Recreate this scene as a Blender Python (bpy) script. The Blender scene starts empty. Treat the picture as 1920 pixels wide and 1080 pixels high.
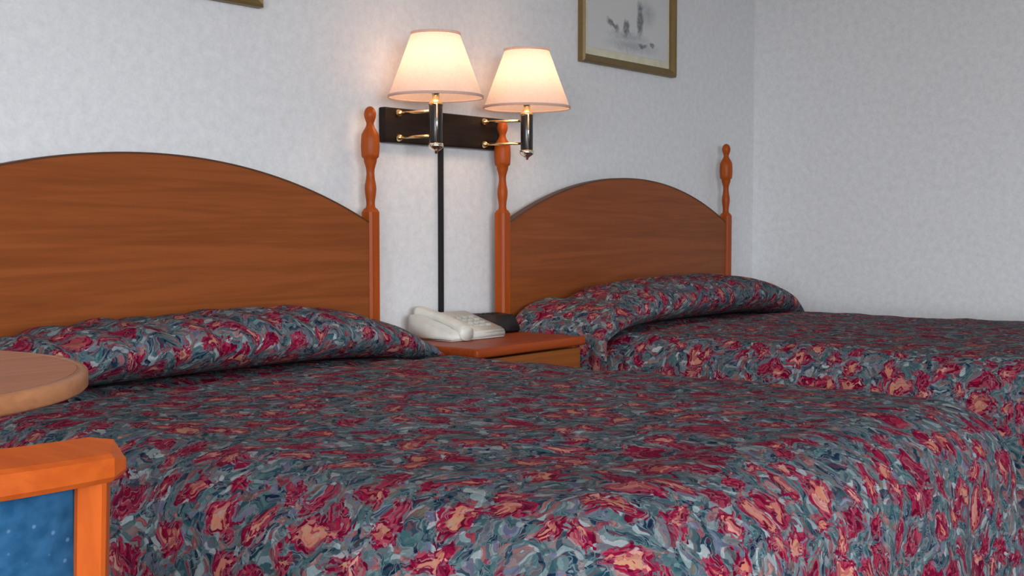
import bpy, bmesh, math, random
from mathutils import Vector, Matrix, noise
random.seed(7)
PI = math.pi
scene = bpy.context.scene
C = scene.collection

# ------------------------------------------------------------------ camera
cam_d = bpy.data.cameras.new('camera')
cam = bpy.data.objects.new('camera', cam_d)
C.objects.link(cam)
cam_d.sensor_width = 36.0
cam_d.lens = 2325.0 / 1920.0 * 36.0
cam_d.clip_start = 0.05
cam.location = (0.0, -2.407, 0.92)
cam.rotation_euler = (math.radians(90 - 2.9546), 0, math.radians(-51.855))
scene.camera = cam

# ------------------------------------------------------------------ sky and daylight through the window
world = bpy.data.worlds.new('sky')
scene.world = world
world.use_nodes = True
bg = world.node_tree.nodes['Background']
bg.inputs['Color'].default_value = (0.87, 0.93, 1.0, 1)
bg.inputs['Strength'].default_value = 16.5

WIN = (-2.40, 1.00, 0.50, 2.15)        # window opening in the front wall: x0, x1, z0, z1
FRONT_Y = -5.2
pl = bpy.data.lights.new('window_portal', 'AREA')
pl.shape = 'RECTANGLE'
pl.size = WIN[1] - WIN[0]
pl.size_y = WIN[3] - WIN[2]
pl.cycles.is_portal = True
po = bpy.data.objects.new('window_portal', pl)
C.objects.link(po)
po.location = ((WIN[0] + WIN[1]) / 2, FRONT_Y - 0.02, (WIN[2] + WIN[3]) / 2)
po.rotation_euler = (math.radians(90), 0, 0)       # emits along +y, into the room

ADDED_WIN = (-4.70, -2.30, 0.50, 2.15)       # unseen opening added in the left wall to brighten the right wall: y0, y1, z0, z1
LEFT_X = -2.7
pl2 = bpy.data.lights.new('window_portal', 'AREA')
pl2.shape = 'RECTANGLE'
pl2.size = ADDED_WIN[3] - ADDED_WIN[2]
pl2.size_y = ADDED_WIN[1] - ADDED_WIN[0]
pl2.cycles.is_portal = True
po2 = bpy.data.objects.new('window_portal', pl2)
C.objects.link(po2)
po2.location = (LEFT_X - 0.02, (ADDED_WIN[0] + ADDED_WIN[1]) / 2, (ADDED_WIN[2] + ADDED_WIN[3]) / 2)
po2.rotation_euler = (0, math.radians(-90), 0)     # emits along +x, into the room

scene.view_settings.view_transform = 'Standard'
scene.view_settings.look = 'None'
scene.view_settings.gamma = 1.0
scene.view_settings.use_curve_mapping = False
scene.view_settings.exposure = 0.0

# ------------------------------------------------------------------ helpers
def new_mat(name):
    m = bpy.data.materials.new(name)
    m.use_nodes = True
    nt = m.node_tree
    b = nt.nodes['Principled BSDF']
    return m, nt, b

def node(nt, t, **kw):
    n = nt.nodes.new(t)
    for k, v in kw.items():
        if k.startswith('_'):
            setattr(n, k[1:], v)
        else:
            n.inputs[k.replace('__', ' ')].default_value = v
    return n

def ramp(nt, fac, stops, interp='LINEAR'):
    r = nt.nodes.new('ShaderNodeValToRGB')
    r.color_ramp.interpolation = interp
    el = r.color_ramp.elements
    while len(el) < len(stops):
        el.new(0.5)
    for e, (p, c) in zip(el, stops):
        e.position = p
        e.color = (c[0], c[1], c[2], 1) if not isinstance(c, (int, float)) else (c, c, c, 1)
    nt.links.new(fac, r.inputs['Fac'])
    return r.outputs['Color']

def mixc(nt, fac, a, b):
    m = nt.nodes.new('ShaderNodeMix')
    m.data_type = 'RGBA'
    if isinstance(fac, (int, float)):
        m.inputs[0].default_value = fac
    else:
        nt.links.new(fac, m.inputs[0])
    for s, v in ((6, a), (7, b)):
        if isinstance(v, tuple):
            m.inputs[s].default_value = (*v, 1)
        else:
            nt.links.new(v, m.inputs[s])
    return m.outputs[2]

def math_n(nt, op, a, b=None, c=None):
    m = nt.nodes.new('ShaderNodeMath')
    m.operation = op
    for i, v in enumerate((a, b, c)):
        if v is None:
            continue
        if isinstance(v, (int, float)):
            m.inputs[i].default_value = v
        else:
            nt.links.new(v, m.inputs[i])
    return m.outputs[0]

def plain(name, col, rough=0.5, metal=0.0, bump=None, coat=0.0):
    m, nt, b = new_mat(name)
    tc = nt.nodes.new('ShaderNodeTexCoord')
    n = node(nt, 'ShaderNodeTexNoise', Scale=30.0, Detail=3.0)
    nt.links.new(tc.outputs['Object'], n.inputs['Vector'])
    lo = tuple(x * 0.93 for x in col)
    hi = tuple(min(1, x * 1.07) for x in col)
    nt.links.new(ramp(nt, n.outputs['Fac'], [(0.3, lo), (0.7, hi)]), b.inputs['Base Color'])
    b.inputs['Roughness'].default_value = rough
    b.inputs['Metallic'].default_value = metal
    b.inputs['Coat Weight'].default_value = coat
    if bump:
        bn = node(nt, 'ShaderNodeBump', Strength=bump[1], Distance=0.002)
        n2 = node(nt, 'ShaderNodeTexNoise', Scale=bump[0], Detail=4.0)
        nt.links.new(tc.outputs['Object'], n2.inputs['Vector'])
        nt.links.new(n2.outputs['Fac'], bn.inputs['Height'])
        nt.links.new(bn.outputs['Normal'], b.inputs['Normal'])
    return m

def wood(name, dark, light, axis='X', scale=1.0, rough=0.45, coat=0.05):
    """wood grain that runs along the given object axis"""
    m, nt, b = new_mat(name)
    tc = nt.nodes.new('ShaderNodeTexCoord')
    mp = nt.nodes.new('ShaderNodeMapping')
    s = {'X': (1.1, 26, 26), 'Y': (26, 1.1, 26), 'Z': (26, 26, 1.1)}[axis]
    mp.inputs['Scale'].default_value = tuple(v * scale for v in s)
    nt.links.new(tc.outputs['Object'], mp.inputs['Vector'])
    n1 = node(nt, 'ShaderNodeTexNoise', Scale=1.0, Detail=5.0, Roughness=0.6, Distortion=1.2)
    nt.links.new(mp.outputs['Vector'], n1.inputs['Vector'])
    mp2 = nt.nodes.new('ShaderNodeMapping')
    mp2.inputs['Scale'].default_value = tuple(v * scale * 5 for v in s)
    nt.links.new(tc.outputs['Object'], mp2.inputs['Vector'])
    n2 = node(nt, 'ShaderNodeTexNoise', Scale=1.0, Detail=3.0)
    nt.links.new(mp2.outputs['Vector'], n2.inputs['Vector'])
    f = math_n(nt, 'ADD', math_n(nt, 'MULTIPLY', n1.outputs['Fac'], 0.72), math_n(nt, 'MULTIPLY', n2.outputs['Fac'], 0.28))
    mid = tuple((a + c) / 2 for a, c in zip(dark, light))
    nt.links.new(ramp(nt, f, [(0.34, dark), (0.48, mid), (0.56, light), (0.68, tuple(x * 1.08 for x in light))]), b.inputs['Base Color'])
    b.inputs['Roughness'].default_value = rough
    b.inputs['Specular IOR Level'].default_value = 0.18
    b.inputs['Coat Weight'].default_value = coat
    b.inputs['Coat Roughness'].default_value = 0.25
    return m

# ------------------------------------------------------------------ materials
def wall_material():
    m, nt, b = new_mat('wallpaper')
    tc = nt.nodes.new('ShaderNodeTexCoord')
    n1 = node(nt, 'ShaderNodeTexNoise', Scale=42.0, Detail=4.0, Roughness=0.65)
    nt.links.new(tc.outputs['Object'], n1.inputs['Vector'])
    n2 = node(nt, 'ShaderNodeTexNoise', Scale=150.0, Detail=2.0)
    nt.links.new(tc.outputs['Object'], n2.inputs['Vector'])
    f = math_n(nt, 'ADD', math_n(nt, 'MULTIPLY', n1.outputs['Fac'], 0.7), math_n(nt, 'MULTIPLY', n2.outputs['Fac'], 0.3))
    nt.links.new(ramp(nt, f, [(0.36, (0.675, 0.675, 0.68)), (0.5, (0.725, 0.725, 0.728)), (0.64, (0.77, 0.77, 0.77))]), b.inputs['Base Color'])
    bn = node(nt, 'ShaderNodeBump', Strength=0.16, Distance=0.002)
    nt.links.new(f, bn.inputs['Height'])
    nt.links.new(bn.outputs['Normal'], b.inputs['Normal'])
    b.inputs['Roughness'].default_value = 0.75
    b.inputs['Specular IOR Level'].default_value = 0.25
    return m

def fabric_material():
    """marbled floral print: crimson blossoms with peach hearts among teal, slate and navy swirls; cloth UVs in metres"""
    m, nt, b = new_mat('floral_bedspread_cloth')
    L = nt.links.new
    uv = nt.nodes.new('ShaderNodeUVMap')
    big = nt.nodes.new('ShaderNodeVectorMath'); big.operation = 'SCALE'
    big.inputs['Scale'].default_value = 1.28
    L(uv.outputs['UV'], big.inputs[0])
    UVS = big.outputs[0]
    # warp
    w = node(nt, 'ShaderNodeTexNoise', Scale=11.0, Detail=2.0, Roughness=0.5)
    L(UVS, w.inputs['Vector'])
    sub = nt.nodes.new('ShaderNodeVectorMath'); sub.operation = 'SUBTRACT'
    sub.inputs[1].default_value = (0.5, 0.5, 0.5)
    L(w.outputs['Color'], sub.inputs[0])
    sc = nt.nodes.new('ShaderNodeVectorMath'); sc.operation = 'SCALE'
    sc.inputs['Scale'].default_value = 0.11
    L(sub.outputs[0], sc.inputs[0])
    add = nt.nodes.new('ShaderNodeVectorMath'); add.operation = 'ADD'
    L(UVS, add.inputs[0]); L(sc.outputs[0], add.inputs[1])
    # finer curl on top
    w2 = node(nt, 'ShaderNodeTexNoise', Scale=38.0, Detail=2.0)
    L(UVS, w2.inputs['Vector'])
    sub2 = nt.nodes.new('ShaderNodeVectorMath'); sub2.operation = 'SUBTRACT'
    sub2.inputs[1].default_value = (0.5, 0.5, 0.5)
    L(w2.outputs['Color'], sub2.inputs[0])
    sc2 = nt.nodes.new('ShaderNodeVectorMath'); sc2.operation = 'SCALE'
    sc2.inputs['Scale'].default_value = 0.022
    L(sub2.outputs[0], sc2.inputs[0])
    add2 = nt.nodes.new('ShaderNodeVectorMath'); add2.operation = 'ADD'
    L(add.outputs[0], add2.inputs[0]); L(sc2.outputs[0], add2.inputs[1])
    P = add2.outputs[0]
    # brush-like daubs: cells of the warped plane, each with a colour of its own
    def daubs(scale, smooth):
        vv = node(nt, 'ShaderNodeTexVoronoi', Scale=scale, Randomness=1.0)
        vv.voronoi_dimensions = '2D'
        vv.feature = 'SMOOTH_F1'
        vv.inputs['Smoothness'].default_value = smooth
        L(P, vv.inputs['Vector'])
        sp = nt.nodes.new('ShaderNodeSeparateColor')
        L(vv.outputs['Color'], sp.inputs['Color'])
        return sp.outputs['Red'], sp.outputs['Green'], vv.outputs['Position']
    r1, q1, pos1 = daubs(74.0, 0.2)
    r2, q2, pos2 = daubs(150.0, 0.18)
    pal = [(0.0, (0.006, 0.009, 0.028)), (0.14, (0.010, 0.018, 0.050)), (0.22, (0.016, 0.052, 0.068)), (0.33, (0.050, 0.115, 0.125)),
           (0.43, (0.105, 0.165, 0.175)), (0.50, (0.026, 0.060, 0.072)), (0.57, (0.36, 0.45, 0.46)), (0.64, (0.085, 0.115, 0.12)),
           (0.70, (0.16, 0.16, 0.26)), (0.76, (0.15, 0.13, 0.095)), (0.82, (0.24, 0.020, 0.045)), (0.88, (0.40, 0.18, 0.16)), (0.93, (0.12, 0.16, 0.165)), (1.0, (0.50, 0.55, 0.55))]
    ground = mixc(nt, 0.30, ramp(nt, r1, pal), ramp(nt, r2, pal))
    # blossoms: crimson with peach hearts, ragged because whole daubs belong to them
    def blossom(pos, rnd, scale, off):
        sh = nt.nodes.new('ShaderNodeVectorMath'); sh.operation = 'ADD'
        sh.inputs[1].default_value = off
        L(pos, sh.inputs[0])
        v = node(nt, 'ShaderNodeTexVoronoi', Scale=scale, Randomness=0.85)
        v.voronoi_dimensions = '2D'
        L(sh.outputs[0], v.inputs['Vector'])
        sp = nt.nodes.new('ShaderNodeSeparateColor')
        L(v.outputs['Color'], sp.inputs['Color'])
        dd = math_n(nt, 'ADD', v.outputs['Distance'], math_n(nt, 'MULTIPLY', math_n(nt, 'SUBTRACT', rnd, 0.5), 0.20))
        # blossoms of several sizes
        dd = math_n(nt, 'ADD', dd, math_n(nt, 'MULTIPLY', sp.outputs['Blue'], 0.16))
        heart = math_n(nt, 'MULTIPLY', ramp(nt, dd, [(0.20, 1.0), (0.235, 0.0)]), math_n(nt, 'GREATER_THAN', sp.outputs['Red'], 0.35))
        body = ramp(nt, dd, [(0.40, 1.0), (0.435, 0.0)])
        return heart, body
    mixpos = nt.nodes.new('ShaderNodeMix'); mixpos.data_type = 'VECTOR'
    mixpos.inputs[0].default_value = 0.55
    L(P, mixpos.inputs[4]); L(pos1, mixpos.inputs[5])
    heart, body = blossom(mixpos.outputs[1], r2, 12.0, (0.0, 0.0, 0.0))
    crimson = ramp(nt, q2, [(0.0, (0.085, 0.006, 0.020)), (0.3, (0.18, 0.012, 0.036)), (0.6, (0.27, 0.026, 0.058)), (0.8, (0.36, 0.075, 0.105)), (1.0, (0.12, 0.01, 0.04))])
    peach = ramp(nt, q1, [(0.0, (0.54, 0.20, 0.15)), (0.35, (0.50, 0.26, 0.17)), (0.55, (0.30, 0.055, 0.06)), (0.75, (0.66, 0.34, 0.29)), (0.9, (0.40, 0.11, 0.10))])
    col = mixc(nt, body, ground, crimson)
    col = mixc(nt, heart, col, peach)
    # long curling strokes, pale and dark, over everything
    st = node(nt, 'ShaderNodeTexNoise', Scale=15.0, Detail=0.6, Distortion=2.2)
    L(P, st.inputs['Vector'])
    stroke = ramp(nt, st.outputs['Fac'], [(0.44, 0.0), (0.455, 1.0), (0.47, 0.0), (0.525, 0.0), (0.54, 1.0), (0.56, 0.0)])
    scol = ramp(nt, r1, [(0.2, (0.30, 0.40, 0.41)), (0.45, (0.07, 0.12, 0.13)), (0.55, (0.44, 0.36, 0.34)), (0.75, (0.022, 0.03, 0.065))])
    col = mixc(nt, math_n(nt, 'MULTIPLY', stroke, 0.62), col, scol)
    hs = node(nt, 'ShaderNodeHueSaturation', Value=0.86, Saturation=1.08)
    L(col, hs.inputs['Color'])
    L(hs.outputs['Color'], b.inputs['Base Color'])
    b.inputs['Roughness'].default_value = 0.85
    b.inputs['Specular IOR Level'].default_value = 0.08
    bn = node(nt, 'ShaderNodeBump', Strength=0.35, Distance=0.004)
    q = node(nt, 'ShaderNodeTexNoise', Scale=26.0, Detail=3.0)
    L(uv.outputs['UV'], q.inputs['Vector'])
    L(q.outputs['Fac'], bn.inputs['Height'])
    L(bn.outputs['Normal'], b.inputs['Normal'])
    return m

def shade_material():
    m = bpy.data.materials.new('pleated_shade_cloth')
    m.use_nodes = True
    nt = m.node_tree
    nt.nodes.clear()
    out = nt.nodes.new('ShaderNodeOutputMaterial')
    tr = nt.nodes.new('ShaderNodeBsdfTranslucent')
    df = nt.nodes.new('ShaderNodeBsdfDiffuse')
    tc = nt.nodes.new('ShaderNodeTexCoord')
    n = node(nt, 'ShaderNodeTexNoise', Scale=120.0, Detail=2.0)
    nt.links.new(tc.outputs['Object'], n.inputs['Vector'])
    c = ramp(nt, n.outputs['Fac'], [(0.3, (0.77, 0.63, 0.57)), (0.7, (0.82, 0.68, 0.62))])
    nt.links.new(c, tr.inputs['Color'])
    nt.links.new(c, df.inputs['Color'])
    mx = nt.nodes.new('ShaderNodeMixShader')
    mx.inputs[0].default_value = 0.5
    nt.links.new(df.outputs[0], mx.inputs[1])
    nt.links.new(tr.outputs[0], mx.inputs[2])
    nt.links.new(mx.outputs[0], out.inputs['Surface'])
    return m

def glass_material():
    m = bpy.data.materials.new('window_glass')
    m.use_nodes = True
    nt = m.node_tree
    nt.nodes.clear()
    out = nt.nodes.new('ShaderNodeOutputMaterial')
    tr = nt.nodes.new('ShaderNodeBsdfTransparent')
    gl = nt.nodes.new('ShaderNodeBsdfGlossy')
    gl.inputs['Roughness'].default_value = 0.02
    mx = nt.nodes.new('ShaderNodeMixShader')
    mx.inputs[0].default_value = 0.06
    nt.links.new(tr.outputs[0], mx.inputs[1])
    nt.links.new(gl.outputs[0], mx.inputs[2])
    nt.links.new(mx.outputs[0], out.inputs['Surface'])
    return m

def sketch_material():
    """soft grey pencil-like study on pale paper; object X runs across, Z up, origin at the sheet centre"""
    m, nt, b = new_mat('pencil_drawing')
    L = nt.links.new
    tc = nt.nodes.new('ShaderNodeTexCoord')
    sp = nt.nodes.new('ShaderNodeSeparateXYZ')
    L(tc.outputs['Object'], sp.inputs[0])
    n = node(nt, 'ShaderNodeTexNoise', Scale=22.0, Detail=4.0, Distortion=0.6)
    L(tc.outputs['Object'], n.inputs['Vector'])
    wn = math_n(nt, 'MULTIPLY', math_n(nt, 'SUBTRACT', n.outputs['Fac'], 0.5), 0.045)
    def blob(cx, cz, rx, rz, rot=0.0, soft=0.5):
        x = math_n(nt, 'ADD', math_n(nt, 'SUBTRACT', sp.outputs['X'], cx), wn)
        z = math_n(nt, 'ADD', math_n(nt, 'SUBTRACT', sp.outputs['Z'], cz), wn)
        ca, sa = math.cos(rot), math.sin(rot)
        xr = math_n(nt, 'ADD', math_n(nt, 'MULTIPLY', x, ca / rx), math_n(nt, 'MULTIPLY', z, sa / rx))
        zr = math_n(nt, 'ADD', math_n(nt, 'MULTIPLY', x, -sa / rz), math_n(nt, 'MULTIPLY', z, ca / rz))
        r = math_n(nt, 'SQRT', math_n(nt, 'ADD', math_n(nt, 'POWER', math_n(nt, 'ABSOLUTE', xr), 2.0), math_n(nt, 'POWER', math_n(nt, 'ABSOLUTE', zr), 2.0)))
        return ramp(nt, r, [(soft, 1.0), (1.0, 0.0)])
    parts = [blob(-0.105, -0.105, 0.050, 0.014, -0.45), blob(-0.02, -0.105, 0.024, 0.034), blob(0.07, -0.06, 0.026, 0.080),
             blob(0.09, -0.155, 0.035, 0.010), blob(0.155, -0.145, 0.025, 0.009)]
    faint = [blob(0.02, -0.165, 0.20, 0.030, 0, 0.2), blob(0.12, -0.04, 0.07, 0.06, 0, 0.1), blob(0.0, -0.135, 0.16, 0.02, 0, 0.2)]
    dk = parts[0]
    for p in parts[1:]:
        dk = math_n(nt, 'MAXIMUM', dk, p)
    ft = faint[0]
    for p in faint[1:]:
        ft = math_n(nt, 'MAXIMUM', ft, p)
    n3 = node(nt, 'ShaderNodeTexNoise', Scale=90.0, Detail=3.0)
    L(tc.outputs['Object'], n3.inputs['Vector'])
    grain = ramp(nt, n3.outputs['Fac'], [(0.30, 0.6), (0.5, 1.0)])
    c = mixc(nt, math_n(nt, 'MULTIPLY', ft, math_n(nt, 'MULTIPLY', grain, 0.6)), (0.60, 0.60, 0.59), (0.25, 0.27, 0.29))
    c = mixc(nt, math_n(nt, 'MULTIPLY', dk, math_n(nt, 'MULTIPLY', grain, 0.85)), c, (0.10, 0.105, 0.12))
    L(c, b.inputs['Base Color'])
    b.inputs['Roughness'].default_value = 0.5
    return m

def chair_cloth():
    m, nt, b = new_mat('blue_flecked_cloth')
    L = nt.links.new
    tc = nt.nodes.new('ShaderNodeTexCoord')
    mp = nt.nodes.new('ShaderNodeMapping')
    mp.inputs['Rotation'].default_value = (0, math.radians(45), 0)
    L(tc.outputs['Object'], mp.inputs['Vector'])
    v = node(nt, 'ShaderNodeTexVoronoi', Scale=85.0, Randomness=0.25)
    L(mp.outputs['Vector'], v.inputs['Vector'])
    n = node(nt, 'ShaderNodeTexNoise', Scale=70.0, Detail=4.0)
    L(tc.outputs['Object'], n.inputs['Vector'])
    base = ramp(nt, n.outputs['Fac'], [(0.35, (0.010, 0.055, 0.125)), (0.65, (0.022, 0.085, 0.175))])
    fl = ramp(nt, v.outputs['Distance'], [(0.08, 0.35), (0.18, 0.0)])
    L(mixc(nt, fl, base, (0.20, 0.32, 0.46)), b.inputs['Base Color'])
    b.inputs['Roughness'].default_value = 0.9
    b.inputs['Specular IOR Level'].default_value = 0.1
    bn = node(nt, 'ShaderNodeBump', Strength=0.3, Distance=0.001)
    L(n.outputs['Fac'], bn.inputs['Height'])
    L(bn.outputs['Normal'], b.inputs['Normal'])
    return m

M = {
    'wall': wall_material(),
    'cloth': fabric_material(),
    'shade': shade_material(),
    'glass': glass_material(),
    'sketch': sketch_material(),
    'chair_cloth': chair_cloth(),
    'panel': wood('headboard_laminate', (0.205, 0.051, 0.011), (0.270, 0.072, 0.017), 'X'),
    'edge': plain('dark_edge_banding', (0.085, 0.030, 0.012), 0.5),
    'post': wood('orange_stained_post', (0.31, 0.052, 0.005), (0.40, 0.078, 0.008), 'Z', rough=0.4, coat=0.02),
    'stand_top': wood('nightstand_top_wood', (0.26, 0.038, 0.007), (0.34, 0.060, 0.012), 'X', rough=0.45, coat=0.03),
    'stand': wood('nightstand_laminate', (0.26, 0.075, 0.016), (0.34, 0.105, 0.025), 'X'),
    'table': wood('table_laminate', (0.41, 0.15, 0.077), (0.50, 0.195, 0.10), 'X', scale=2.0, rough=0.6, coat=0.0),
    'table_edge': wood('table_edge_wood', (0.33, 0.13, 0.055), (0.43, 0.18, 0.08), 'X', rough=0.35),
    'chair_wood': wood('chair_orange_wood', (0.35, 0.058, 0.006), (0.43, 0.080, 0.010), 'X', rough=0.4, coat=0.06),
    'chair_wood_v': wood('chair_orange_wood_upright', (0.35, 0.058, 0.006), (0.43, 0.080, 0.010), 'Z', rough=0.4, coat=0.06),
    'board': wood('dark_lamp_board', (0.006, 0.004, 0.003), (0.018, 0.010, 0.007), 'X', rough=0.4, coat=0.0),
    'black': plain('black_enamel', (0.010, 0.009, 0.009), 0.28, coat=0.3),
    'cord': plain('matte_black_cord_cover', (0.006, 0.005, 0.005), 0.9),
    'blackplastic': plain('black_plastic', (0.012, 0.008, 0.009), 0.5),
    'chrome': plain('polished_chrome', (0.80, 0.76, 0.66), 0.16, 1.0),
    'brass': plain('polished_brass', (0.80, 0.58, 0.28), 0.22, 1.0),
    'gold': plain('antique_gold_frame', (0.19, 0.125, 0.042), 0.45, 0.25, bump=(60, 0.3)),
    'golddark': plain('dark_gold_lip', (0.14, 0.095, 0.04), 0.45, 0.2),
    'mat': plain('cream_mat_board', (0.66, 0.62, 0.47), 0.8),
    'phone': plain('ivory_phone_plastic', (0.70, 0.69, 0.62), 0.35),
    'phonegrey': plain('grey_key_plastic', (0.50, 0.49, 0.44), 0.4),
    'mattress': plain('white_ticking', (0.70, 0.69, 0.66), 0.9, bump=(80, 0.3)),
    'base': plain('dark_base_cloth', (0.04, 0.035, 0.035), 0.9),
    'metal': plain('dark_bed_steel', (0.05, 0.05, 0.05), 0.4, 0.8),
    'carpet': plain('brown_carpet', (0.16, 0.12, 0.10), 0.95, bump=(400, 0.8)),
    'ceiling': plain('ceiling_paint', (0.82, 0.81, 0.79), 0.9, bump=(120, 0.4)),
    'asphalt': plain('outdoor_paving', (0.20, 0.19, 0.175), 0.9),
    'white': plain('white_trim_paint', (0.75, 0.74, 0.71), 0.5),
    'bulb': None,
}
def bulb_material():
    m, nt, b = new_mat('lit_bulb')
    b.inputs['Base Color'].default_value = (1, 0.9, 0.75, 1)
    b.inputs['Emission Color'].default_value = (1.0, 0.72, 0.42, 1)
    b.inputs['Emission Strength'].default_value = 12.0
    return m
M['bulb'] = bulb_material()

# ------------------------------------------------------------------ mesh helpers
def obj(name, bm, m, parent=None, smooth=False, loc=(0, 0, 0)):
    bmesh.ops.recalc_face_normals(bm, faces=bm.faces[:])
    me = bpy.data.meshes.new(name)
    bm.to_mesh(me)
    bm.free()
    me.materials.append(M[m])
    if smooth:
        for p in me.polygons:
            p.use_smooth = True
    o = bpy.data.objects.new(name, me)
    C.objects.link(o)
    o.location = loc
    o.parent = parent
    return o

def tag(o, label=None, cat=None, group=None, kind=None):
    if label: o['label'] = label
    if cat: o['category'] = cat
    if group: o['group'] = group
    if kind: o['kind'] = kind
    return o

def thing(name, label, cat, loc=(0, 0, 0), rotz=0.0, group=None):
    o = bpy.data.objects.new(name, None)
    o.empty_display_size = 0.1
    C.objects.link(o)
    o.location = loc
    o.rotation_euler = (0, 0, rotz)
    return tag(o, label, cat, group)

def add_box(bm, x0, x1, y0, y1, z0, z1, bev=0.0, seg=2):
    b2 = bmesh.new()
    bmesh.ops.create_cube(b2, size=1.0)
    for v in b2.verts:
        v.co = Vector((x0 + (v.co.x + .5) * (x1 - x0), y0 + (v.co.y + .5) * (y1 - y0), z0 + (v.co.z + .5) * (z1 - z0)))
    if bev > 0:
        bmesh.ops.bevel(b2, geom=b2.edges[:], offset=bev, segments=seg, profile=0.5, affect='EDGES')
    join(bm, b2)
    return bm

def join(bm, b2, mat=None):
    mp = {}
    for v in b2.verts:
        mp[v] = bm.verts.new(mat @ v.co if mat else v.co)
    for f in b2.faces:
        try:
            nf = bm.faces.new([mp[v] for v in f.verts])
            nf.smooth = f.smooth
        except ValueError:
            pass
    b2.free()

def box(*a, **k):
    return add_box(bmesh.new(), *a, **k)

def add_lathe(bm, prof, cx=0, cy=0, seg=24, cap=True):
    """prof: list of (r, z) from one end to the other, spun about the vertical through cx, cy"""
    rings = []
    for r, z in prof:
        if r < 1e-5:
            rings.append([bm.verts.new((cx, cy, z))])
        else:
            rings.append([bm.verts.new((cx + r * math.cos(2 * PI * k / seg), cy + r * math.sin(2 * PI * k / seg), z)) for k in range(seg)])
    for a, b in zip(rings, rings[1:]):
        for k in range(seg):
            k2 = (k + 1) % seg
            if len(a) == 1 and len(b) == 1:
                continue
            if len(a) == 1:
                bm.faces.new((a[0], b[k], b[k2]))
            elif len(b) == 1:
                bm.faces.new((a[k], a[k2], b[0]))
            else:
                bm.faces.new((a[k], a[k2], b[k2], b[k]))
    if cap:
        for r in (rings[0], rings[-1]):
            if len(r) > 2:
                bm.faces.new(r)
    return bm

def add_tube(bm, pts, rad, seg=10, cap=True):
    pts = [Vector(p) for p in pts]
    rings = []
    up = Vector((0, 0, 1))
    for i, p in enumerate(pts):
        t = (pts[min(i + 1, len(pts) - 1)] - pts[max(i - 1, 0)]).normalized()
        a = t.cross(up)
        if a.length < 1e-3:
            a = t.cross(Vector((0, 1, 0)))
        a.normalize()
        b = t.cross(a).normalized()
        r = rad[i] if isinstance(rad, (list, tuple)) else rad
        rings.append([bm.verts.new(p + (a * math.cos(2 * PI * k / seg) + b * math.sin(2 * PI * k / seg)) * r) for k in range(seg)])
    for a, b in zip(rings, rings[1:]):
        for k in range(seg):
            bm.faces.new((a[k], a[(k + 1) % seg], b[(k + 1) % seg], b[k]))
    if cap:
        bm.faces.new(rings[0]); bm.faces.new(rings[-1])
    return bm

def add_prism(bm, outline, axis, a0, a1):
    """outline: 2-D points; axis 'y' takes them as (x, z), 'x' as (y, z), 'z' as (x, y)"""
    def P(p, a):
        return {'y': (p[0], a, p[1]), 'x': (a, p[0], p[1]), 'z': (p[0], p[1], a)}[axis]
    A = [bm.verts.new(P(p, a0)) for p in outline]
    B = [bm.verts.new(P(p, a1)) for p in outline]
    bm.faces.new(A); bm.faces.new(B)
    n = len(outline)
    for i in range(n):
        bm.faces.new((A[i], A[(i + 1) % n], B[(i + 1) % n], B[i]))
    return bm

# ------------------------------------------------------------------ the room
XL, XR, CEIL = LEFT_X, 4.689, 2.44
def struct(name, bm, m, parent=None):
    o = obj(name, bm, m, parent)
    if parent is None:
        o['kind'] = 'structure'
    return o

struct('floor', box(XL - .1, XR + .1, FRONT_Y - .12, 0.1, -0.1, 0.0), 'carpet')
struct('ceiling', box(XL - .1, XR + .1, FRONT_Y - .12, 0.1, CEIL, CEIL + 0.1), 'ceiling')
struct('wall_back', box(XL - .1, XR + .1, 0.0, 0.1, 0.0, CEIL), 'wall')
struct('wall_right', box(XR, XR + .1, FRONT_Y, 0.0, 0.0, CEIL), 'wall')
bm = bmesh.new()
add_box(bm, XL - .1, XL, FRONT_Y, ADDED_WIN[0], 0, CEIL)
add_box(bm, XL - .1, XL, ADDED_WIN[1], 0.0, 0, CEIL)
add_box(bm, XL - .1, XL, ADDED_WIN[0], ADDED_WIN[1], 0, ADDED_WIN[2])
add_box(bm, XL - .1, XL, ADDED_WIN[0], ADDED_WIN[1], ADDED_WIN[3], CEIL)
struct('wall_left', bm, 'wall')
bm = bmesh.new()
y0, y1 = FRONT_Y - .12, FRONT_Y
add_box(bm, XL - .1, WIN[0], y0, y1, 0, CEIL)
add_box(bm, WIN[1], XR + .1, y0, y1, 0, CEIL)
add_box(bm, WIN[0], WIN[1], y0, y1, 0, WIN[2])
add_box(bm, WIN[0], WIN[1], y0, y1, WIN[3], CEIL)
struct('wall_front', bm, 'wall')
struct('baseboard_back', box(XL, XR, -0.012, 0.0, 0.0, 0.09), 'white')
struct('baseboard_right', box(XR - 0.012, XR, FRONT_Y, -0.012, 0.0, 0.09), 'white')
# unseen ground added outside to cut the daylight coming from below
struct('added_ground', box(-30, 25, -45, 25, -0.30, -0.15), 'asphalt')
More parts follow.
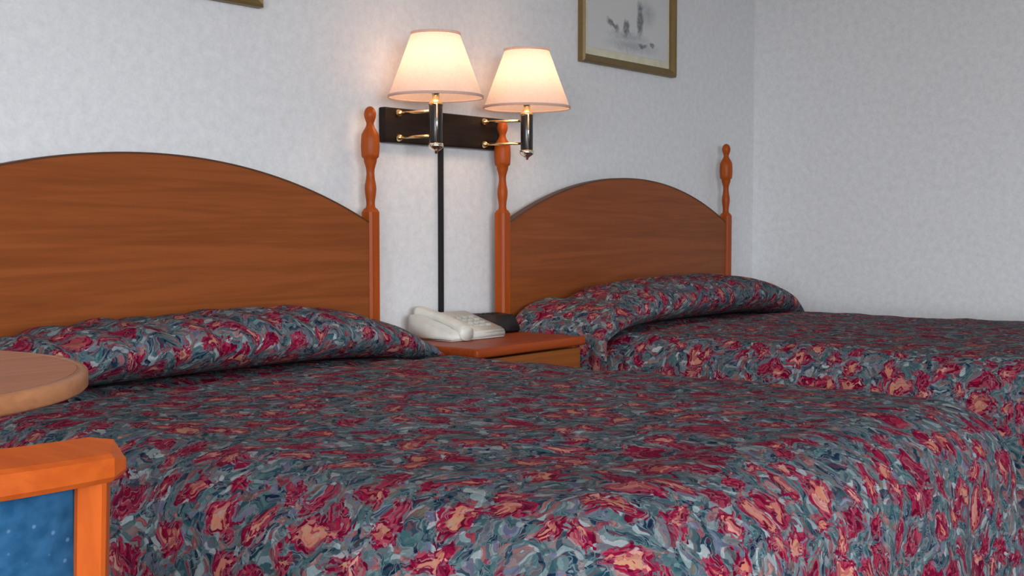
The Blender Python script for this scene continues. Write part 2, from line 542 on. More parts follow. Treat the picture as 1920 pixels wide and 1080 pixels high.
# the window behind the camera that lets the daylight in
bm = bmesh.new()
add_box(bm, WIN[0], WIN[1], y0 + .03, y1 - .01, WIN[2], WIN[2] + .05)
add_box(bm, WIN[0], WIN[1], y0 + .03, y1 - .01, WIN[3] - .05, WIN[3])
add_box(bm, WIN[0], WIN[0] + .05, y0 + .03, y1 - .01, WIN[2] + .05, WIN[3] - .05)
add_box(bm, WIN[1] - .05, WIN[1], y0 + .03, y1 - .01, WIN[2] + .05, WIN[3] - .05)
xm = (WIN[0] + WIN[1]) / 2
add_box(bm, xm - .025, xm + .025, y0 + .03, y1 - .01, WIN[2] + .05, WIN[3] - .05)
win = struct('window_1', bm, 'white')
for a, b_ in ((WIN[0] + .05, xm - .025), (xm + .025, WIN[1] - .05)):
    obj('pane', box(a, b_, y0 + .058, y0 + .062, WIN[2] + .05, WIN[3] - .05), 'glass', win)

bm = bmesh.new()
xa, xb = XL - .08, XL - .02
add_box(bm, xa, xb, ADDED_WIN[0], ADDED_WIN[1], ADDED_WIN[2], ADDED_WIN[2] + .05)
add_box(bm, xa, xb, ADDED_WIN[0], ADDED_WIN[1], ADDED_WIN[3] - .05, ADDED_WIN[3])
for ya in (ADDED_WIN[0], (ADDED_WIN[0] + ADDED_WIN[1]) / 2 - .025, ADDED_WIN[1] - .05):
    add_box(bm, xa, xb, ya, ya + .05, ADDED_WIN[2] + .05, ADDED_WIN[3] - .05)
added_win = struct('added_window', bm, 'white')  # added window out of view, extra daylight for the right wall
ym = (ADDED_WIN[0] + ADDED_WIN[1]) / 2
for a, b_ in ((ADDED_WIN[0] + .05, ym - .025), (ym + .025, ADDED_WIN[1] - .05)):
    obj('pane', box(XL - .052, XL - .048, a, b_, ADDED_WIN[2] + .05, ADDED_WIN[3] - .05), 'glass', added_win)

# ------------------------------------------------------------------ beds
BED_H = 0.60
def post_bm():
    """turned bed post with a chamfered square lower shaft"""
    bm = bmesh.new()
    w = 0.0195
    c = 0.006
    sq = [(-w + c, -w), (w - c, -w), (w, -w + c), (w, w - c), (w - c, w), (-w + c, w), (-w, w - c), (-w, -w + c)]
    add_prism(bm, sq, 'z', 0.0, 0.952)
    sm = [(p[0] * 0.72, p[1] * 0.72) for p in sq]
    A = [bm.verts.new((p[0], p[1], 0.952)) for p in sq]
    B = [bm.verts.new((p[0], p[1], 0.962)) for p in sm]
    for i in range(8):
        bm.faces.new((A[i], A[(i + 1) % 8], B[(i + 1) % 8], B[i]))
    bm.faces.new(B)
    prof = [(199, 0), (200, 4), (203, 8), (207, 10.5), (213, 12), (219, 11.5), (225, 9.5), (230, 7.5), (234, 7.5), (239, 9.5), (246, 14), (252, 17),
            (260, 18), (275, 18.4), (289, 17.5), (294, 16.5), (297, 13), (303, 12.5), (309, 10.5), (316, 8.5), (325, 7.8), (336, 9), (346, 11), (354, 11.6),
            (363, 10.8), (373, 9.2), (382, 8.4), (387, 9), (391, 11.5), (394, 12.5)]
    add_lathe(bm, [(r * 0.00138, 1.234 - (p - 199) * 0.001424) for p, r in prof][::-1], seg=20)
    return bm

def headboard_parts(cx, half, parent):
    z_spring, z_top = 0.926, 1.079
    hw = half - 0.0175
    rise = z_top - z_spring
    R = (hw * hw + rise * rise) / (2 * rise)
    def arc(x, dz=0.0):
        return z_top - R + math.sqrt(R * R - x * x) + dz
    N = 48
    pts = [(-hw, 0.22)] + [(hw, 0.22)] + [(hw - 2 * hw * i / N, arc(hw - 2 * hw * i / N, -0.004)) for i in range(N + 1)]
    bm = bmesh.new()
    add_prism(bm, pts, 'y', -0.064, -0.040)
    hb = obj('headboard', bm, 'panel', parent, loc=(cx, 0, 0))
    # dark banding along the arch
    bm = bmesh.new()
    prev = None
    for i in range(N + 1):
        x = hw - 2 * hw * i / N
        q = [bm.verts.new((x, y, arc(x, d))) for y, d in ((-0.0655, -0.004), (-0.0655, 0.0), (-0.0385, 0.0), (-0.0385, -0.004))]
        if prev:
            for k in range(4):
                bm.faces.new((prev[k], prev[(k + 1) % 4], q[(k + 1) % 4], q[k]))
        else:
            bm.faces.new(q)
        prev = q
    bm.faces.new(prev)
    obj('edge_band', bm, 'edge', hb)
    me = None
    for s in (-1, 1):
        if me is None:
            p = obj('post', post_bm(), 'post', hb, smooth=False, loc=(s * half, -0.052, 0))
            for f in p.data.polygons:
                f.use_smooth = f.center.z > 0.963
            me = p.data
        else:
            p = bpy.data.objects.new('post', me)
            C.objects.link(p)
            p.parent = hb
            p.location = (s * half, -0.052, 0)
    return hb

def drape(name, x0, x1, yh, yf, zt, drop, seed, pleat_y=None, ext=0.15, ver=0.13, uvo=(0, 0), ext_r=0.085):
    """bedspread: flat top, soft rounded shoulders, hanging sides at left, foot and right; UVs are cloth metres"""
    ix0, ix1, iyf = x0 + ext, x1 - ext_r, yf + ext
    nx, ny = 60, 84
    xs = [ix0 + (ix1 - ix0) * i / nx for i in range(nx + 1)]
    ys = [yh + (iyf - yh) * j / ny for j in range(ny + 1)]
    def shoulder(dx, dy):
        ex = ext if dx <= 0 else ext_r + (ext - ext_r) * dy * dy
        vr = ver if dx <= 0 else ver * (0.7 + 0.3 * dy * dy)
        return ex, vr, 0.5 * PI * math.sqrt((ex * ex + vr * vr) / 2)
    def prof(e, ex, vr, al):
        if e < al:
            a = e / al * PI / 2
            return ex * math.sin(a), -vr * (1 - math.cos(a))
        d = e - al
        return ex + 0.05 * d, -vr - d
    NS = 16
    def steps(dx, dy):
        ex, vr, al = shoulder(dx, dy)
        hang = drop - vr
        return [al * k / NS for k in range(1, NS + 1)] + [al + hang * k / 16 for k in range(1, 17)]
    bm = bmesh.new()
    uvl = bm.loops.layers.uv.new('UVMap')
    uvs = {}
    def wr(u, v, e):
        p = Vector((u * 1.0, v * 1.0, seed))
        n = noise.noise(p * 4.5) * 0.007 + noise.noise(p * 11) * 0.0045 + noise.noise(p * 26) * 0.002
        return n
    def vert(px, py, dx, dy, e, s):
        ex, vr, arc_len = shoulder(dx, dy)
        u, v = px + dx * e, py + dy * e
        r, z = prof(e, ex, vr, arc_len)
        n = wr(u, v, e)
        x, y, zz = px + dx * r, py + dy * r, zt + z
        a = min(1.0, e / arc_len)
        # crown of the mattress
        zz += 0.012 * max(0, 1 - ((u - (x0 + x1) / 2) / ((x1 - x0) / 2)) ** 2)
        zz += n * (1 - a * 0.7)
        zz -= 0.020 * math.exp(-((y + 0.375) / 0.045) ** 2) + (0.012 if y > -0.36 else 0.0)
        if e > 0:
            hang = max(0.0, (e - arc_len * 0.8))
            rip = math.sin(s * 19 + 2.0 * noise.noise(Vector((s * 2.3, seed, 0)))) * 0.030 * min(1, hang / 0.4)
            off = n * a * 1.2 + rip
            if pleat_y is not None and dx < 0 and abs(dy) < 1e-6:
                off -= 0.028 * math.exp(-((py - pleat_y) / 0.016) ** 2) * a
            x += dx * off
            y += dy * off
        if pleat_y is not None and dx < 0 and y > -0.43:
            x = max(x, x0 - 0.006)
        w = bm.verts.new((x, y, max(zz, 0.012)))
        uvs[w] = (u + uvo[0], v + uvo[1])
        return w
    top = [[vert(x, y, 0, 0, 0, 0) for y in ys] for x in xs]
    for i in range(nx):
        for j in range(ny):
            bm.faces.new((top[i][j], top[i + 1][j], top[i + 1][j + 1], top[i][j + 1]))
    # perimeter columns: left side head->foot, corner, foot left->right, corner, right side foot->head
    cols = []
    s = 0.0
    for j in range(ny + 1):
        cols.append((top[0][j], ix0, ys[j], -1, 0, s)); s += (yh - iyf) / ny
    NC = 22
    for q in range(1, NC):
        a = PI + PI / 2 * q / NC
        cols.append((top[0][ny], ix0, iyf, math.cos(a), math.sin(a), s)); s += 0.02
    for i in range(nx + 1):
        cols.append((top[i][ny], xs[i], iyf, 0, -1, s)); s += (ix1 - ix0) / nx
    for q in range(1, NC):
        a = PI * 1.5 + PI / 2 * q / NC
        cols.append((top[nx][ny], ix1, iyf, math.cos(a), math.sin(a), s)); s += 0.02
    for j in range(ny, -1, -1):
        cols.append((top[nx][j], ix1, ys[j], 1, 0, s)); s += (yh - iyf) / ny
    rows = []
    for v0, px, py, dx, dy, s in cols:
        rows.append([v0] + [vert(px, py, dx, dy, e, s) for e in steps(dx, dy)])
    for a, b in zip(rows, rows[1:]):
        for k in range(NS + 16):
            f = [a[k], a[k + 1], b[k + 1], b[k]]
            if f[0] is f[3]:
                f = f[:3]
            bm.faces.new(f)
    for f in bm.faces:
        for l in f.loops:
            l[uvl].uv = uvs[l.vert]
    o = obj(name, bm, 'cloth', smooth=True)
    return o

def pillow(name, x0, x1, yb, yf, z0, hgt, seed, uvo):
    """long plump pillow under the tucked-over spread: full in the middle, flattening to soft pointed ends at the front corners"""
    bm = bmesh.new()
    uvl = bm.loops.layers.uv.new('UVMap')
    nu, nv = 72, 40
    rows = []
    uvs = {}
    cx, hx = (x0 + x1) / 2, (x1 - x0) / 2
    for i in range(nu + 1):
        s = -1 + 2 * i / nu
        t = abs(s)
        full = (1 - t ** 3.4) ** 0.75 if t < 1 else 0.0
        h = 0.016 + (hgt - 0.016) * full
        h *= 1 + 0.08 * noise.noise(Vector((s * 3.1, seed, 0.4)))
        dep = (yb - yf) * (0.50 + 0.50 * (1 - t ** 5) ** 0.8)
        yfront = yf + 0.02 * t ** 4
        yc = yfront + dep / 2
        a = dep / 2
        row = []
        per = 0.0
        last = None
        for k in range(nv):
            th = 2 * PI * k / nv
            c, sn = math.cos(th), math.sin(th)
            yy = yc + a * math.copysign(abs(c) ** 0.92, c)
            zz = h / 2 * (1 + math.copysign(abs(sn) ** (0.85 if sn > 0 else 1.15), sn))
            lean = -0.018 * (zz / max(h, .01)) * full         # the stuffed top leans a little to the front
            p = Vector((cx + s * hx, yy + lean, z0 + zz - 0.038 * t ** 4))
            n = noise.noise(Vector((p.x * 6, p.y * 6, p.z * 6 + seed))) * 0.010 + noise.noise(Vector((p.x * 16, p.y * 14, p.z * 14 + seed))) * 0.005
            n += 0.0045 * math.sin(p.x * 62 + 3.0 * noise.noise(Vector((p.x * 5, seed, 1.5))) + p.z * 18)
            if sn > -0.5:
                p.z += n * full * max(0.2, sn)
                p.y += n * full * (1 if c > 0 else -1) * abs(c)
            v = bm.verts.new(p)
            if last is not None:
                per += (p - last).length
            last = p
            uvs[v] = (p.x + uvo[0], per)
            row.append(v)
        tot = per
        rows.append((row, tot))
    for (a, ta), (b, tb) in zip(rows, rows[1:]):
        for k in range(nv):
            k2 = (k + 1) % nv
            f = bm.faces.new((a[k], a[k2], b[k2], b[k]))
            for l in f.loops:
                u, w = uvs[l.vert]
                if k2 == 0 and l.vert in (a[0], b[0]):
                    w = ta + 0.01
                l[uvl].uv = (u, -w + uvo[1])
    for row in (rows[0][0], rows[-1][0]):
        f = bm.faces.new(row)
        for l in f.loops:
            l[uvl].uv = (uvs[l.vert][0], -uvs[l.vert][1] + uvo[1])
    return obj(name, bm, 'cloth', smooth=True)

def bed(label, cx, half, mx0, mx1):
    t = thing('bed', label, 'bed', (0, 0, 0), 0, 'matching double beds')
    headboard_parts(cx, half, t)
    i = 0.035
    obj('mattress', box(mx0 + i, mx1 - i, -1.72, -0.085, 0.33, BED_H - 0.035, bev=0.05, seg=3), 'mattress', t, smooth=True)
    obj('box_spring', box(mx0 + i, mx1 - i, -1.72, -0.085, 0.14, 0.33, bev=0.012), 'base', t)
    bm = bmesh.new()
    for y in (-0.12, -1.66):
        add_box(bm, mx0 + .06, mx1 - .06, y - .02, y + .02, 0.115, 0.14)
    for x in (mx0 + .06, mx1 - .06):
        add_box(bm, x - .02, x + .02, -1.66, -0.12, 0.115, 0.14)
    fr = obj('bed_frame', bm, 'metal', t)
    for x in (mx0 + .1, mx1 - .1):
        for y in (-0.2, -1.58):
            obj('leg', add_lathe(bmesh.new(), [(0.018, 0.0), (0.018, 0.115)], x, y, 12), 'metal', fr)
    return t

NEAR = (0.985, 2.335)
FAR = (2.935, 4.262)
bed('wooden double bed between the round table and the nightstand, arched headboard', 1.680, 0.705, *NEAR)
bed('wooden double bed in the corner along the plain right wall, arched headboard', 3.655, 0.7035, *FAR)
tag(drape('bedspread', NEAR[0], NEAR[1], -0.085, -1.765, BED_H, 0.55, 1.3, uvo=(0.0, 0.0)),
    'crimson and teal floral bedspread on the bed beside the round table', 'bedspread', 'matching floral bedspreads')
tag(drape('bedspread', FAR[0], FAR[1], -0.085, -1.765, BED_H, 0.55, 5.1, pleat_y=-0.475, ext=0.12, uvo=(4.3, 2.1)),
    'crimson and teal floral bedspread on the bed in the room corner', 'bedspread', 'matching floral bedspreads')
tag(pillow('pillow', 1.0, 2.325, -0.075, -0.405, BED_H + 0.006, 0.123, 2.0, (0.3, 1.7)),
    'long plump pillow covered in floral cloth beside the white telephone', 'pillow', 'floral covered pillows')
tag(pillow('pillow', 2.955, 4.30, -0.075, -0.445, BED_H + 0.006, 0.136, 8.0, (2.3, 0.4)),
    'long plump pillow covered in floral cloth on the bed in the room corner', 'pillow', 'floral covered pillows')

bm = bmesh.new()
uvl = bm.loops.layers.uv.new('UVMap')
prof = [(3.12, 0.690), (3.06, 0.682), (3.01, 0.668), (2.97, 0.648), (2.940, 0.625), (2.923, 0.603), (2.9195, 0.57), (2.9190, 0.53), (2.9190, 0.48), (2.9190, 0.42)]
NY = 26
grid = []
for j in range(NY + 1):
    y = -0.468 + 0.37 * j / NY
    f = math.sin(min(1.0, (j + 2) / 9) * PI / 2)
    col_ = []
    acc = 0
    last = None
    for k, (x, z) in enumerate(prof):
        zz = z if z < 0.61 else 0.61 + (z - 0.61) * (0.25 + 0.75 * f)
        xx = x + (0.004 * noise.noise(Vector((y * 14, z * 9, 3))) if z > 0.61 else 0.003 * max(0, noise.noise(Vector((y * 18, z * 4, 7)))))
        xx -= 0.018 * min(1, max(0, (-0.395 - y) / 0.03)) * (1 if z < 0.62 else 0.4)
        p = Vector((xx, y, zz))
        if last: acc += (p - last).length
        last = p
        v = bm.verts.new(p)
        col_.append((v, (y * 1.0 + 7.3, acc + 1.1)))
    grid.append(col_)
for a_, b_ in zip(grid, grid[1:]):
    for k in range(len(prof) - 1):
        f = bm.faces.new((a_[k][0], a_[k + 1][0], b_[k + 1][0], b_[k][0]))
        for l, c_ in zip(f.loops, (a_[k], a_[k + 1], b_[k + 1], b_[k])):
            l[uvl].uv = c_[1]
far_pillow = [o for o in C.objects if o.name.startswith('pillow')][-1]
obj('side_drop', bm, 'cloth', far_pillow, True)

# ------------------------------------------------------------------ nightstand
NX0, NX1 = 2.425, 2.915
ns = thing('nightstand', 'small brown wooden nightstand with orange-red top between the two beds', 'nightstand', ((NX0 + NX1) / 2, -0.19, 0))
hx = (NX1 - NX0) / 2
bm = bmesh.new()
add_box(bm, -hx + .012, -hx + .030, -0.170, 0.165, 0.0, 0.574)
add_box(bm, hx - .030, hx - .012, -0.170, 0.165, 0.0, 0.574)
add_box(bm, -hx + .030, hx - .030, 0.150, 0.165, 0.05, 0.574)
add_box(bm, -hx + .030, hx - .030, -0.165, 0.150, 0.06, 0.078)
add_box(bm, -hx + .030, hx - .030, -0.150, -0.135, 0.0, 0.06)
obj('body', bm, 'stand', ns)
obj('top', box(-hx, hx, -0.200, 0.172, 0.574, 0.600, bev=0.010, seg=3), 'stand_top', ns)
dr = obj('drawer', box(-hx + .014, hx - .014, -0.188, -0.170, 0.395, 0.568, bev=0.003), 'stand', ns)
obj('knob', add_lathe(bmesh.new(), [(0.006, 0), (0.006, 0.012), (0.015, 0.018), (0.014, 0.026), (0.0, 0.029)], seg=16), 'brass', dr, True)
kn = dr.children[0]
kn.rotation_euler = (PI / 2, 0, 0)
kn.location = (0, -0.188, 0.475)
door = obj('door', box(-hx + .014, hx - .014, -0.188, -0.170, 0.065, 0.388, bev=0.003), 'stand', ns)
k2 = bpy.data.objects.new('knob', kn.data)
C.objects.link(k2)
k2.parent = door
k2.rotation_euler = kn.rotation_euler
k2.location = (hx - 0.07, -0.188, 0.30)

# ------------------------------------------------------------------ telephone
ph = thing('telephone', 'off-white desk telephone with handset on the nightstand', 'telephone', (2.645, -0.13, 0.601), math.radians(-3))
bm = bmesh.new()
side = [(-0.090, 0.0), (0.085, 0.0), (0.085, 0.060), (0.070, 0.068), (-0.080, 0.026), (-0.090, 0.018)]
add_prism(bm, side, 'x', -0.11, 0.11)
bmesh.ops.bevel(bm, geom=bm.edges[:], offset=0.004, segments=2, affect='EDGES')
body = obj('phone_body', bm, 'phone', ph, True)
def on_slope(y):
    return 0.026 + (y + 0.080) / 0.150 * 0.042
bm = bmesh.new()
for i in range(3):
    for j in range(4):
        x, y = 0.012 + i * 0.026, -0.058 + j * 0.022
        add_box(bm, x, x + .017, y, y + .012, on_slope(y) - .003, on_slope(y + .012) + .003, bev=0.001, seg=1)
obj('keypad', bm, 'phonegrey', body)
# handset lying along the left of the body, front to back, a bridge between two rounded ends
bm = bmesh.new()
prev = None
for i in range(19):
    t = -1 + 2 * i / 18
    y = t * 0.095 - 0.004
    z = 0.050 + t * 0.024 + 0.007 * (1 - t * t)
    w = 0.020 + 0.008 * abs(t) ** 3
    h = 0.011 + 0.013 * max(0, abs(t) - 0.55) / 0.45
    if abs(t) > 0.98:
        w *= 0.8; h *= 0.8
    ring = [bm.verts.new((-0.058 + w * math.copysign(abs(math.cos(a)) ** .7, math.cos(a)), y, z - (h - 0.011) * .8 + h * math.copysign(abs(math.sin(a)) ** .7, math.sin(a))))
            for a in [2 * PI * k / 16 for k in range(16)]]
    if prev:
        for k in range(16):
            bm.faces.new((prev[k], prev[(k + 1) % 16], ring[(k + 1) % 16], ring[k]))
    else:
        bm.faces.new(ring)
    prev = ring
bm.faces.new(prev)
obj('handset', bm, 'phone', ph, True)

# black clock radio
cr = thing('clock_radio', 'low black bedside device on the nightstand beside the telephone', 'clock radio', (2.842, -0.095, 0.601), math.radians(-6))
bm = bmesh.new()
add_prism(bm, [(-0.060, 0.0), (0.060, 0.0), (0.060, 0.050), (0.045, 0.054), (-0.035, 0.050), (-0.060, 0.014)], 'x', -0.066, 0.066)
bmesh.ops.bevel(bm, geom=bm.edges[:], offset=0.004, segments=2, affect='EDGES')
crb = obj('radio_body', bm, 'blackplastic', cr, True)
bm = bmesh.new()
for i in range(4):
    add_box(bm, -0.036 + i * 0.02, -0.024 + i * 0.02, 0.005, 0.020, 0.049, 0.0555, bev=0.001, seg=1)
obj('buttons', bm, 'black', crb)

# ------------------------------------------------------------------ wall lamp: board, two swing arms, conduit
wl = thing('wall_lamp', 'double wall lamp with dark wooden board, brass arms and two glowing cream shades', 'lamp', (2.735, 0, 1.192))
obj('board', box(-0.265, 0.265, -0.026, 0.0, -0.048, 0.049, bev=0.004), 'board', wl)
obj('cord_cover', box(-0.022, -0.008, -0.014, 0.0, -0.80, -0.048, bev=0.002, seg=1), 'cord', wl)
def lamp_unit(tx, px):
    """tx: tube position, px: pivot position on the board (both relative to the board centre)"""
    ty = -0.160
    tube = obj('lamp_tube', add_lathe(bmesh.new(), [(0.0170, -0.055), (0.0185, -0.050), (0.0185, 0.052), (0.0170, 0.056)], 0, 0, 24), 'black', wl, True, (tx, ty, 0))
    for f in tube.data.polygons:
        f.use_smooth = abs(f.normal.z) < 0.5
    obj('lower_cap', add_lathe(bmesh.new(), [(0, -0.083), (0.004, -0.081), (0.005, -0.076), (0.010, -0.073), (0.0195, -0.066), (0.0212, -0.060), (0.0205, -0.054), (0.017, -0.053)], 0, 0, 24), 'chrome', tube, True)
    obj('upper_cap', add_lathe(bmesh.new(), [(0.0192, 0.048), (0.0195, 0.054), (0.014, 0.060), (0.010, 0.064), (0.010, 0.082), (0.013, 0.084), (0.013, 0.105), (0.0, 0.106)], 0, 0, 24), 'brass', tube, True)
    # a chrome strip runs down the tube on its camera side
    sx, sy = -0.62 * 0.0188, -0.78 * 0.0188
    obj('chrome_strip', add_tube(bmesh.new(), [(sx, sy, -0.052), (sx, sy, 0.052)], 0.0028, 8), 'chrome', tube, True)
    # two parallel rods reaching out from the board
    for zz in (0.034, -0.033):
        obj('swing_arm', add_tube(bmesh.new(), [(px, -0.034, zz), (px + (tx - px) * .3, -0.075, zz), (tx, ty + 0.014, zz)], 0.0042, 10), 'brass', wl, True)
        obj('pivot', add_tube(bmesh.new(), [(px, -0.026, zz), (px, -0.030, zz), (px, -0.038, zz), (px, -0.042, zz)], [0.011, 0.011, 0.008, 0.004], 14), 'brass', wl, True)
    # shade: cone with top and bottom trim
    zb, zt = 0.070, 0.238
    rb, rt = 0.128, 0.066
    bm = bmesh.new()
    prof = [(rb + (rt - rb) * k / 12, zb + (zt - zb) * k / 12) for k in range(13)]
    add_lathe(bm, prof, 0, 0, 64, cap=False)
    sh = obj('lamp_shade', bm, 'shade', wl, True, (tx, ty, 0))
    for nm, r, z in (('bottom_trim', rb, zb), ('top_trim', rt, zt)):
        bm = bmesh.new()
        ring = []
        for k in range(64):
            a = 2 * PI * k / 64
            ring.append([bm.verts.new(((r + dx) * math.cos(a), (r + dx) * math.sin(a), z + dz)) for dx, dz in ((0.0018, -0.002), (0.0018, 0.005), (-0.0012, 0.005), (-0.0012, -0.002))])
        for k in range(64):
            for q in range(4):
                bm.faces.new((ring[k][q], ring[k][(q + 1) % 4], ring[(k + 1) % 64][(q + 1) % 4], ring[(k + 1) % 64][q]))
        obj(nm, bm, 'shade', sh, True)
    # spider that carries the shade
    bm = bmesh.new()
    for k in range(3):
        a = 2 * PI * k / 3 + 0.4
        add_tube(bm, [(0.012 * math.cos(a), 0.012 * math.sin(a), 0.10), ((rt + rb) / 2.02 * math.cos(a), (rt + rb) / 2.02 * math.sin(a), (zb + zt) / 2)], 0.0012, 6)
    obj('spider', bm, 'brass', sh)
    obj('bulb', add_lathe(bmesh.new(), [(0.012, 0.106), (0.014, 0.118), (0.024, 0.138), (0.029, 0.158), (0.025, 0.178), (0.012, 0.188), (0, 0.190)], 0, 0, 20), 'bulb', sh, True)
    ld = bpy.data.lights.new('bulb_light', 'POINT')
    ld.color = (1.0, 0.63, 0.42)
    ld.energy = 3.4
    ld.shadow_soft_size = 0.035
    lo = bpy.data.objects.new('bulb_light', ld)
    C.objects.link(lo)
    lo.parent = wl
    lo.location = (tx, ty, 0.145)

lamp_unit(2.527 - 2.735, 2.520 - 2.735)
lamp_unit(2.932 - 2.735, 2.892 - 2.735)

# ------------------------------------------------------------------ framed pictures
def picture(cx, zb, w, h, label):
    t = thing('framed_picture', label, 'picture', (cx, 0, zb + h / 2), 0, 'gold framed pictures')
    fw = 0.028
    hw, hh = w / 2, h / 2
    # mitred frame with a raised outer bead, one length of moulding for each side
    prof = [(0.0, 0.0), (0.0, -0.020), (0.006, -0.026), (0.014, -0.022), (0.022, -0.016), (fw, -0.012), (fw, 0.0)]
    corners = [(-hw, -hh), (hw, -hh), (hw, hh), (-hw, hh)]
    for i in range(4):
        a, b = corners[i], corners[(i + 1) % 4]
        bm = bmesh.new()
        ends = []
        for (x, z) in (a, b):
            sx, sz = (1 if x < 0 else -1), (1 if z < 0 else -1)
            ends.append([bm.verts.new((x + sx * d, y - 0.001, z + sz * d)) for d, y in prof])
        n = len(prof)
        for k in range(n):
            bm.faces.new((ends[0][k], ends[0][(k + 1) % n], ends[1][(k + 1) % n], ends[1][k]))
        bm.faces.new(ends[0]); bm.faces.new(ends[1])
        obj('frame_side', bm, 'gold', t)
    mt = obj('mat_board', box(-hw + fw - .003, hw - fw + .003, -0.007, -0.004, -hh + fw - .003, hh - fw + .003), 'mat', t)
    mg = 0.062
    obj('drawing', box(-hw + .046, hw - .046, -0.0085, -0.007, -hh + .054, hh - .054), 'sketch', mt, loc=(0.0, 0, 0))
    return t
picture(3.722, 1.463, 0.605, 0.50, 'gold framed grey sketch hanging above the bed in the corner')
picture(1.745, 1.452, 0.605, 0.50, 'gold framed picture above the bed beside the round table')

# ------------------------------------------------------------------ round table
tb = thing('round_table', 'round light brown wooden table beside the bed, pedestal base', 'table', (0.550, -0.920, 0))
R = 0.346
obj('table_top', add_lathe(bmesh.new(), [(R - 0.012, 0.7285), (R - 0.0125, 0.7502)], 0, 0, 96), 'table', tb)
bm = bmesh.new()
ring = []
for k in range(96):
    a = 2 * PI * k / 96
    ring.append([bm.verts.new((r * math.cos(a), r * math.sin(a), z)) for r, z in ((R - .012, 0.728), (R - .003, 0.728), (R, 0.731), (R, 0.747), (R - .003, 0.750), (R - .012, 0.750))])
for k in range(96):
    for q in range(6):
        bm.faces.new((ring[k][q], ring[k][(q + 1) % 6], ring[(k + 1) % 96][(q + 1) % 6], ring[(k + 1) % 96][q]))
obj('rim', bm, 'table_edge', tb, True)
obj('pedestal', add_lathe(bmesh.new(), [(0.045, 0.03), (0.035, 0.06), (0.035, 0.69), (0.06, 0.71), (0.10, 0.7285)], 0, 0, 24), 'black', tb, True)
for k in range(4):
    a = PI / 4 + PI / 2 * k
    c, s = math.cos(a), math.sin(a)
    obj('foot', add_tube(bmesh.new(), [(0.03 * c, 0.03 * s, 0.05), (0.15 * c, 0.15 * s, 0.035), (0.27 * c, 0.27 * s, 0.016)], [0.022, 0.018, 0.014], 10), 'black', tb, True)

# ------------------------------------------------------------------ chair with blue back pushed towards the table
ch = thing('side_chair', 'orange wooden chair with blue upholstered back at the round table', 'chair', (0.425, -1.378, 0), math.radians(-41))
# local: +y is where the sitter looks; the back stands at y = -0.21 and leans towards -y
CH_W = 0.235
def lean(z):
    return -0.150 - max(0, z - 0.40) * 0.155
bm = bmesh.new()
prev = None
NR = 40
for i in range(NR + 1):
    s = -1 + 2 * i / NR
    x = s * CH_W
    y = lean(0.74) + 0.130 * s * s
    zt = 0.762 - 0.004 * s * s
    zb = 0.727 + 0.002 * (1 - s * s)
    if abs(s) > 0.97:
        zt -= 0.003; zb += 0.003
    th = 0.017 if abs(s) < 0.95 else 0.017 * (0.55 + 0.45 * math.sqrt(max(0, 1 - ((abs(s) - 0.95) / 0.05) ** 2)))
    sl = 2 * 0.130 * s / CH_W
    nl = math.hypot(1, sl)
    nx_, ny_ = -sl / nl, 1 / nl
    q = [bm.verts.new((x + nx_ * d, y + ny_ * d, z)) for d, z in ((-th + .003, zb), (-th, zb + .004), (-th, zt - .013), (-th + .004, zt - .010), (th - .005, zt), (th, zt - .004), (th, zb + .004), (th - .003, zb))]
    if prev:
        for k in range(8):
            bm.faces.new((prev[k], prev[(k + 1) % 8], q[(k + 1) % 8], q[k]))
    else:
        bm.faces.new(q)
    prev = q
bm.faces.new(prev)
obj('top_rail', bm, 'chair_wood', ch)
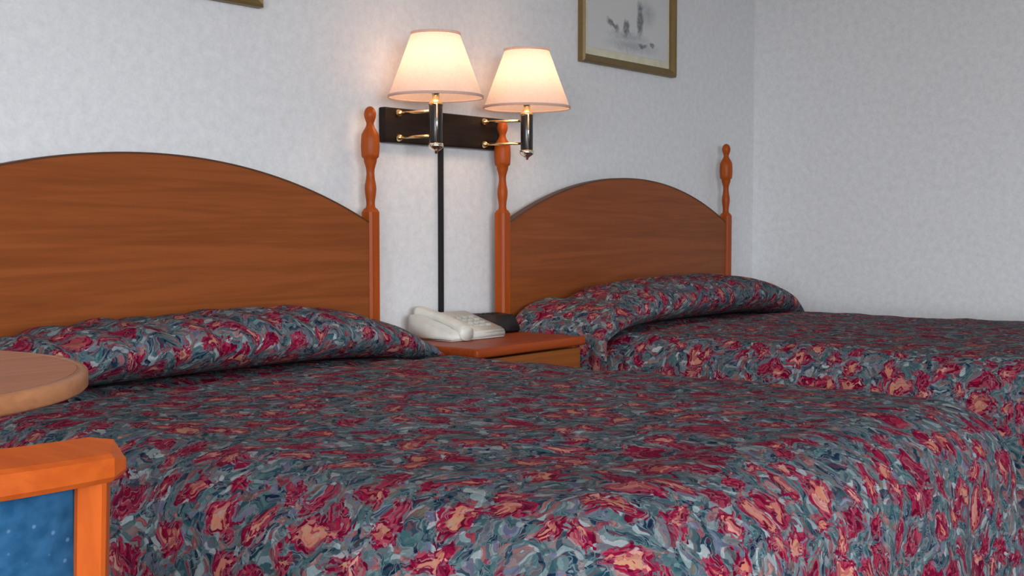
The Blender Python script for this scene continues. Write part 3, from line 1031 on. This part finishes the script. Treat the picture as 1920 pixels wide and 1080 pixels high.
for s in (-1, 1):
    bm = bmesh.new()
    prev = None
    for z in [0.0, 0.2, 0.40, 0.46, 0.52, 0.58, 0.64, 0.70, 0.735]:
        y = lean(z) + 0.116 - (0.05 * (0.4 - z) if z < 0.4 else 0)
        xo = s * (0.2185 - 0.05 * max(0, 0.735 - z))
        w, d = 0.0115, 0.0150
        q = [bm.verts.new((xo + a * w, y + b * d, z)) for a, b in ((-1, -.75), (-.75, -1), (.75, -1), (1, -.75), (1, .75), (.75, 1), (-.75, 1), (-1, .75))]
        if prev:
            for k in range(8):
                bm.faces.new((prev[k], prev[(k + 1) % 8], q[(k + 1) % 8], q[k]))
        else:
            bm.faces.new(q)
        prev = q
    bm.faces.new(prev)
    obj('back_leg', bm, 'chair_wood_v', ch)
    bm = bmesh.new()
    add_prism(bm, [(s * .205 - .016, .19), (s * .205 + .016, .19), (s * .205 + .016, .222), (s * .205 - .016, .222)], 'z', 0.0, 0.40)
    obj('front_leg', bm, 'chair_wood_v', ch)
    obj('side_rail', box(s * .207 - .011, s * .207 + .011, -0.115, 0.19, 0.34, 0.40, bev=0.002), 'chair_wood', ch)
obj('front_rail', box(-.189, .189, 0.195, 0.217, 0.34, 0.40, bev=0.002), 'chair_wood', ch)
# upholstered back panel, gently hollowed like the rail
def pad(name, z0, z1, mname):
    bm = bmesh.new()
    n, mz = 22, 12
    F, B = [], []
    for i in range(n + 1):
        s = -1 + 2 * i / n
        x = s * (0.2060 - 0.05 * (0.735 - z1)) * (1 - 0.0)
        F.append([]); B.append([])
        for j in range(mz + 1):
            z = z0 + (z1 - z0) * j / mz
            edge = min(1.0, min(1 - abs(s), 1 - abs(2 * j / mz - 1)) / 0.12)
            y = lean(z) + 0.004 + 0.103 * s * s
            F[-1].append(bm.verts.new((x, y - 0.004 * edge, z)))
            B[-1].append(bm.verts.new((x, y + 0.014 + 0.012 * edge, z)))
    for i in range(n):
        for j in range(mz):
            bm.faces.new((F[i][j], F[i + 1][j], F[i + 1][j + 1], F[i][j + 1]))
            bm.faces.new((B[i][j], B[i][j + 1], B[i + 1][j + 1], B[i + 1][j]))
    for i in range(n):
        bm.faces.new((F[i][0], B[i][0], B[i + 1][0], F[i + 1][0]))
        bm.faces.new((F[i][mz], F[i + 1][mz], B[i + 1][mz], B[i][mz]))
    for j in range(mz):
        bm.faces.new((F[0][j], F[0][j + 1], B[0][j + 1], B[0][j]))
        bm.faces.new((F[n][j], B[n][j], B[n][j + 1], F[n][j + 1]))
    return obj(name, bm, mname, ch, True)
pad('back_panel', 0.47, 0.7275, 'chair_cloth')
obj('seat', box(-0.205, 0.205, -0.135, 0.222, 0.400, 0.450, bev=0.018, seg=3), 'chair_cloth', ch, True)
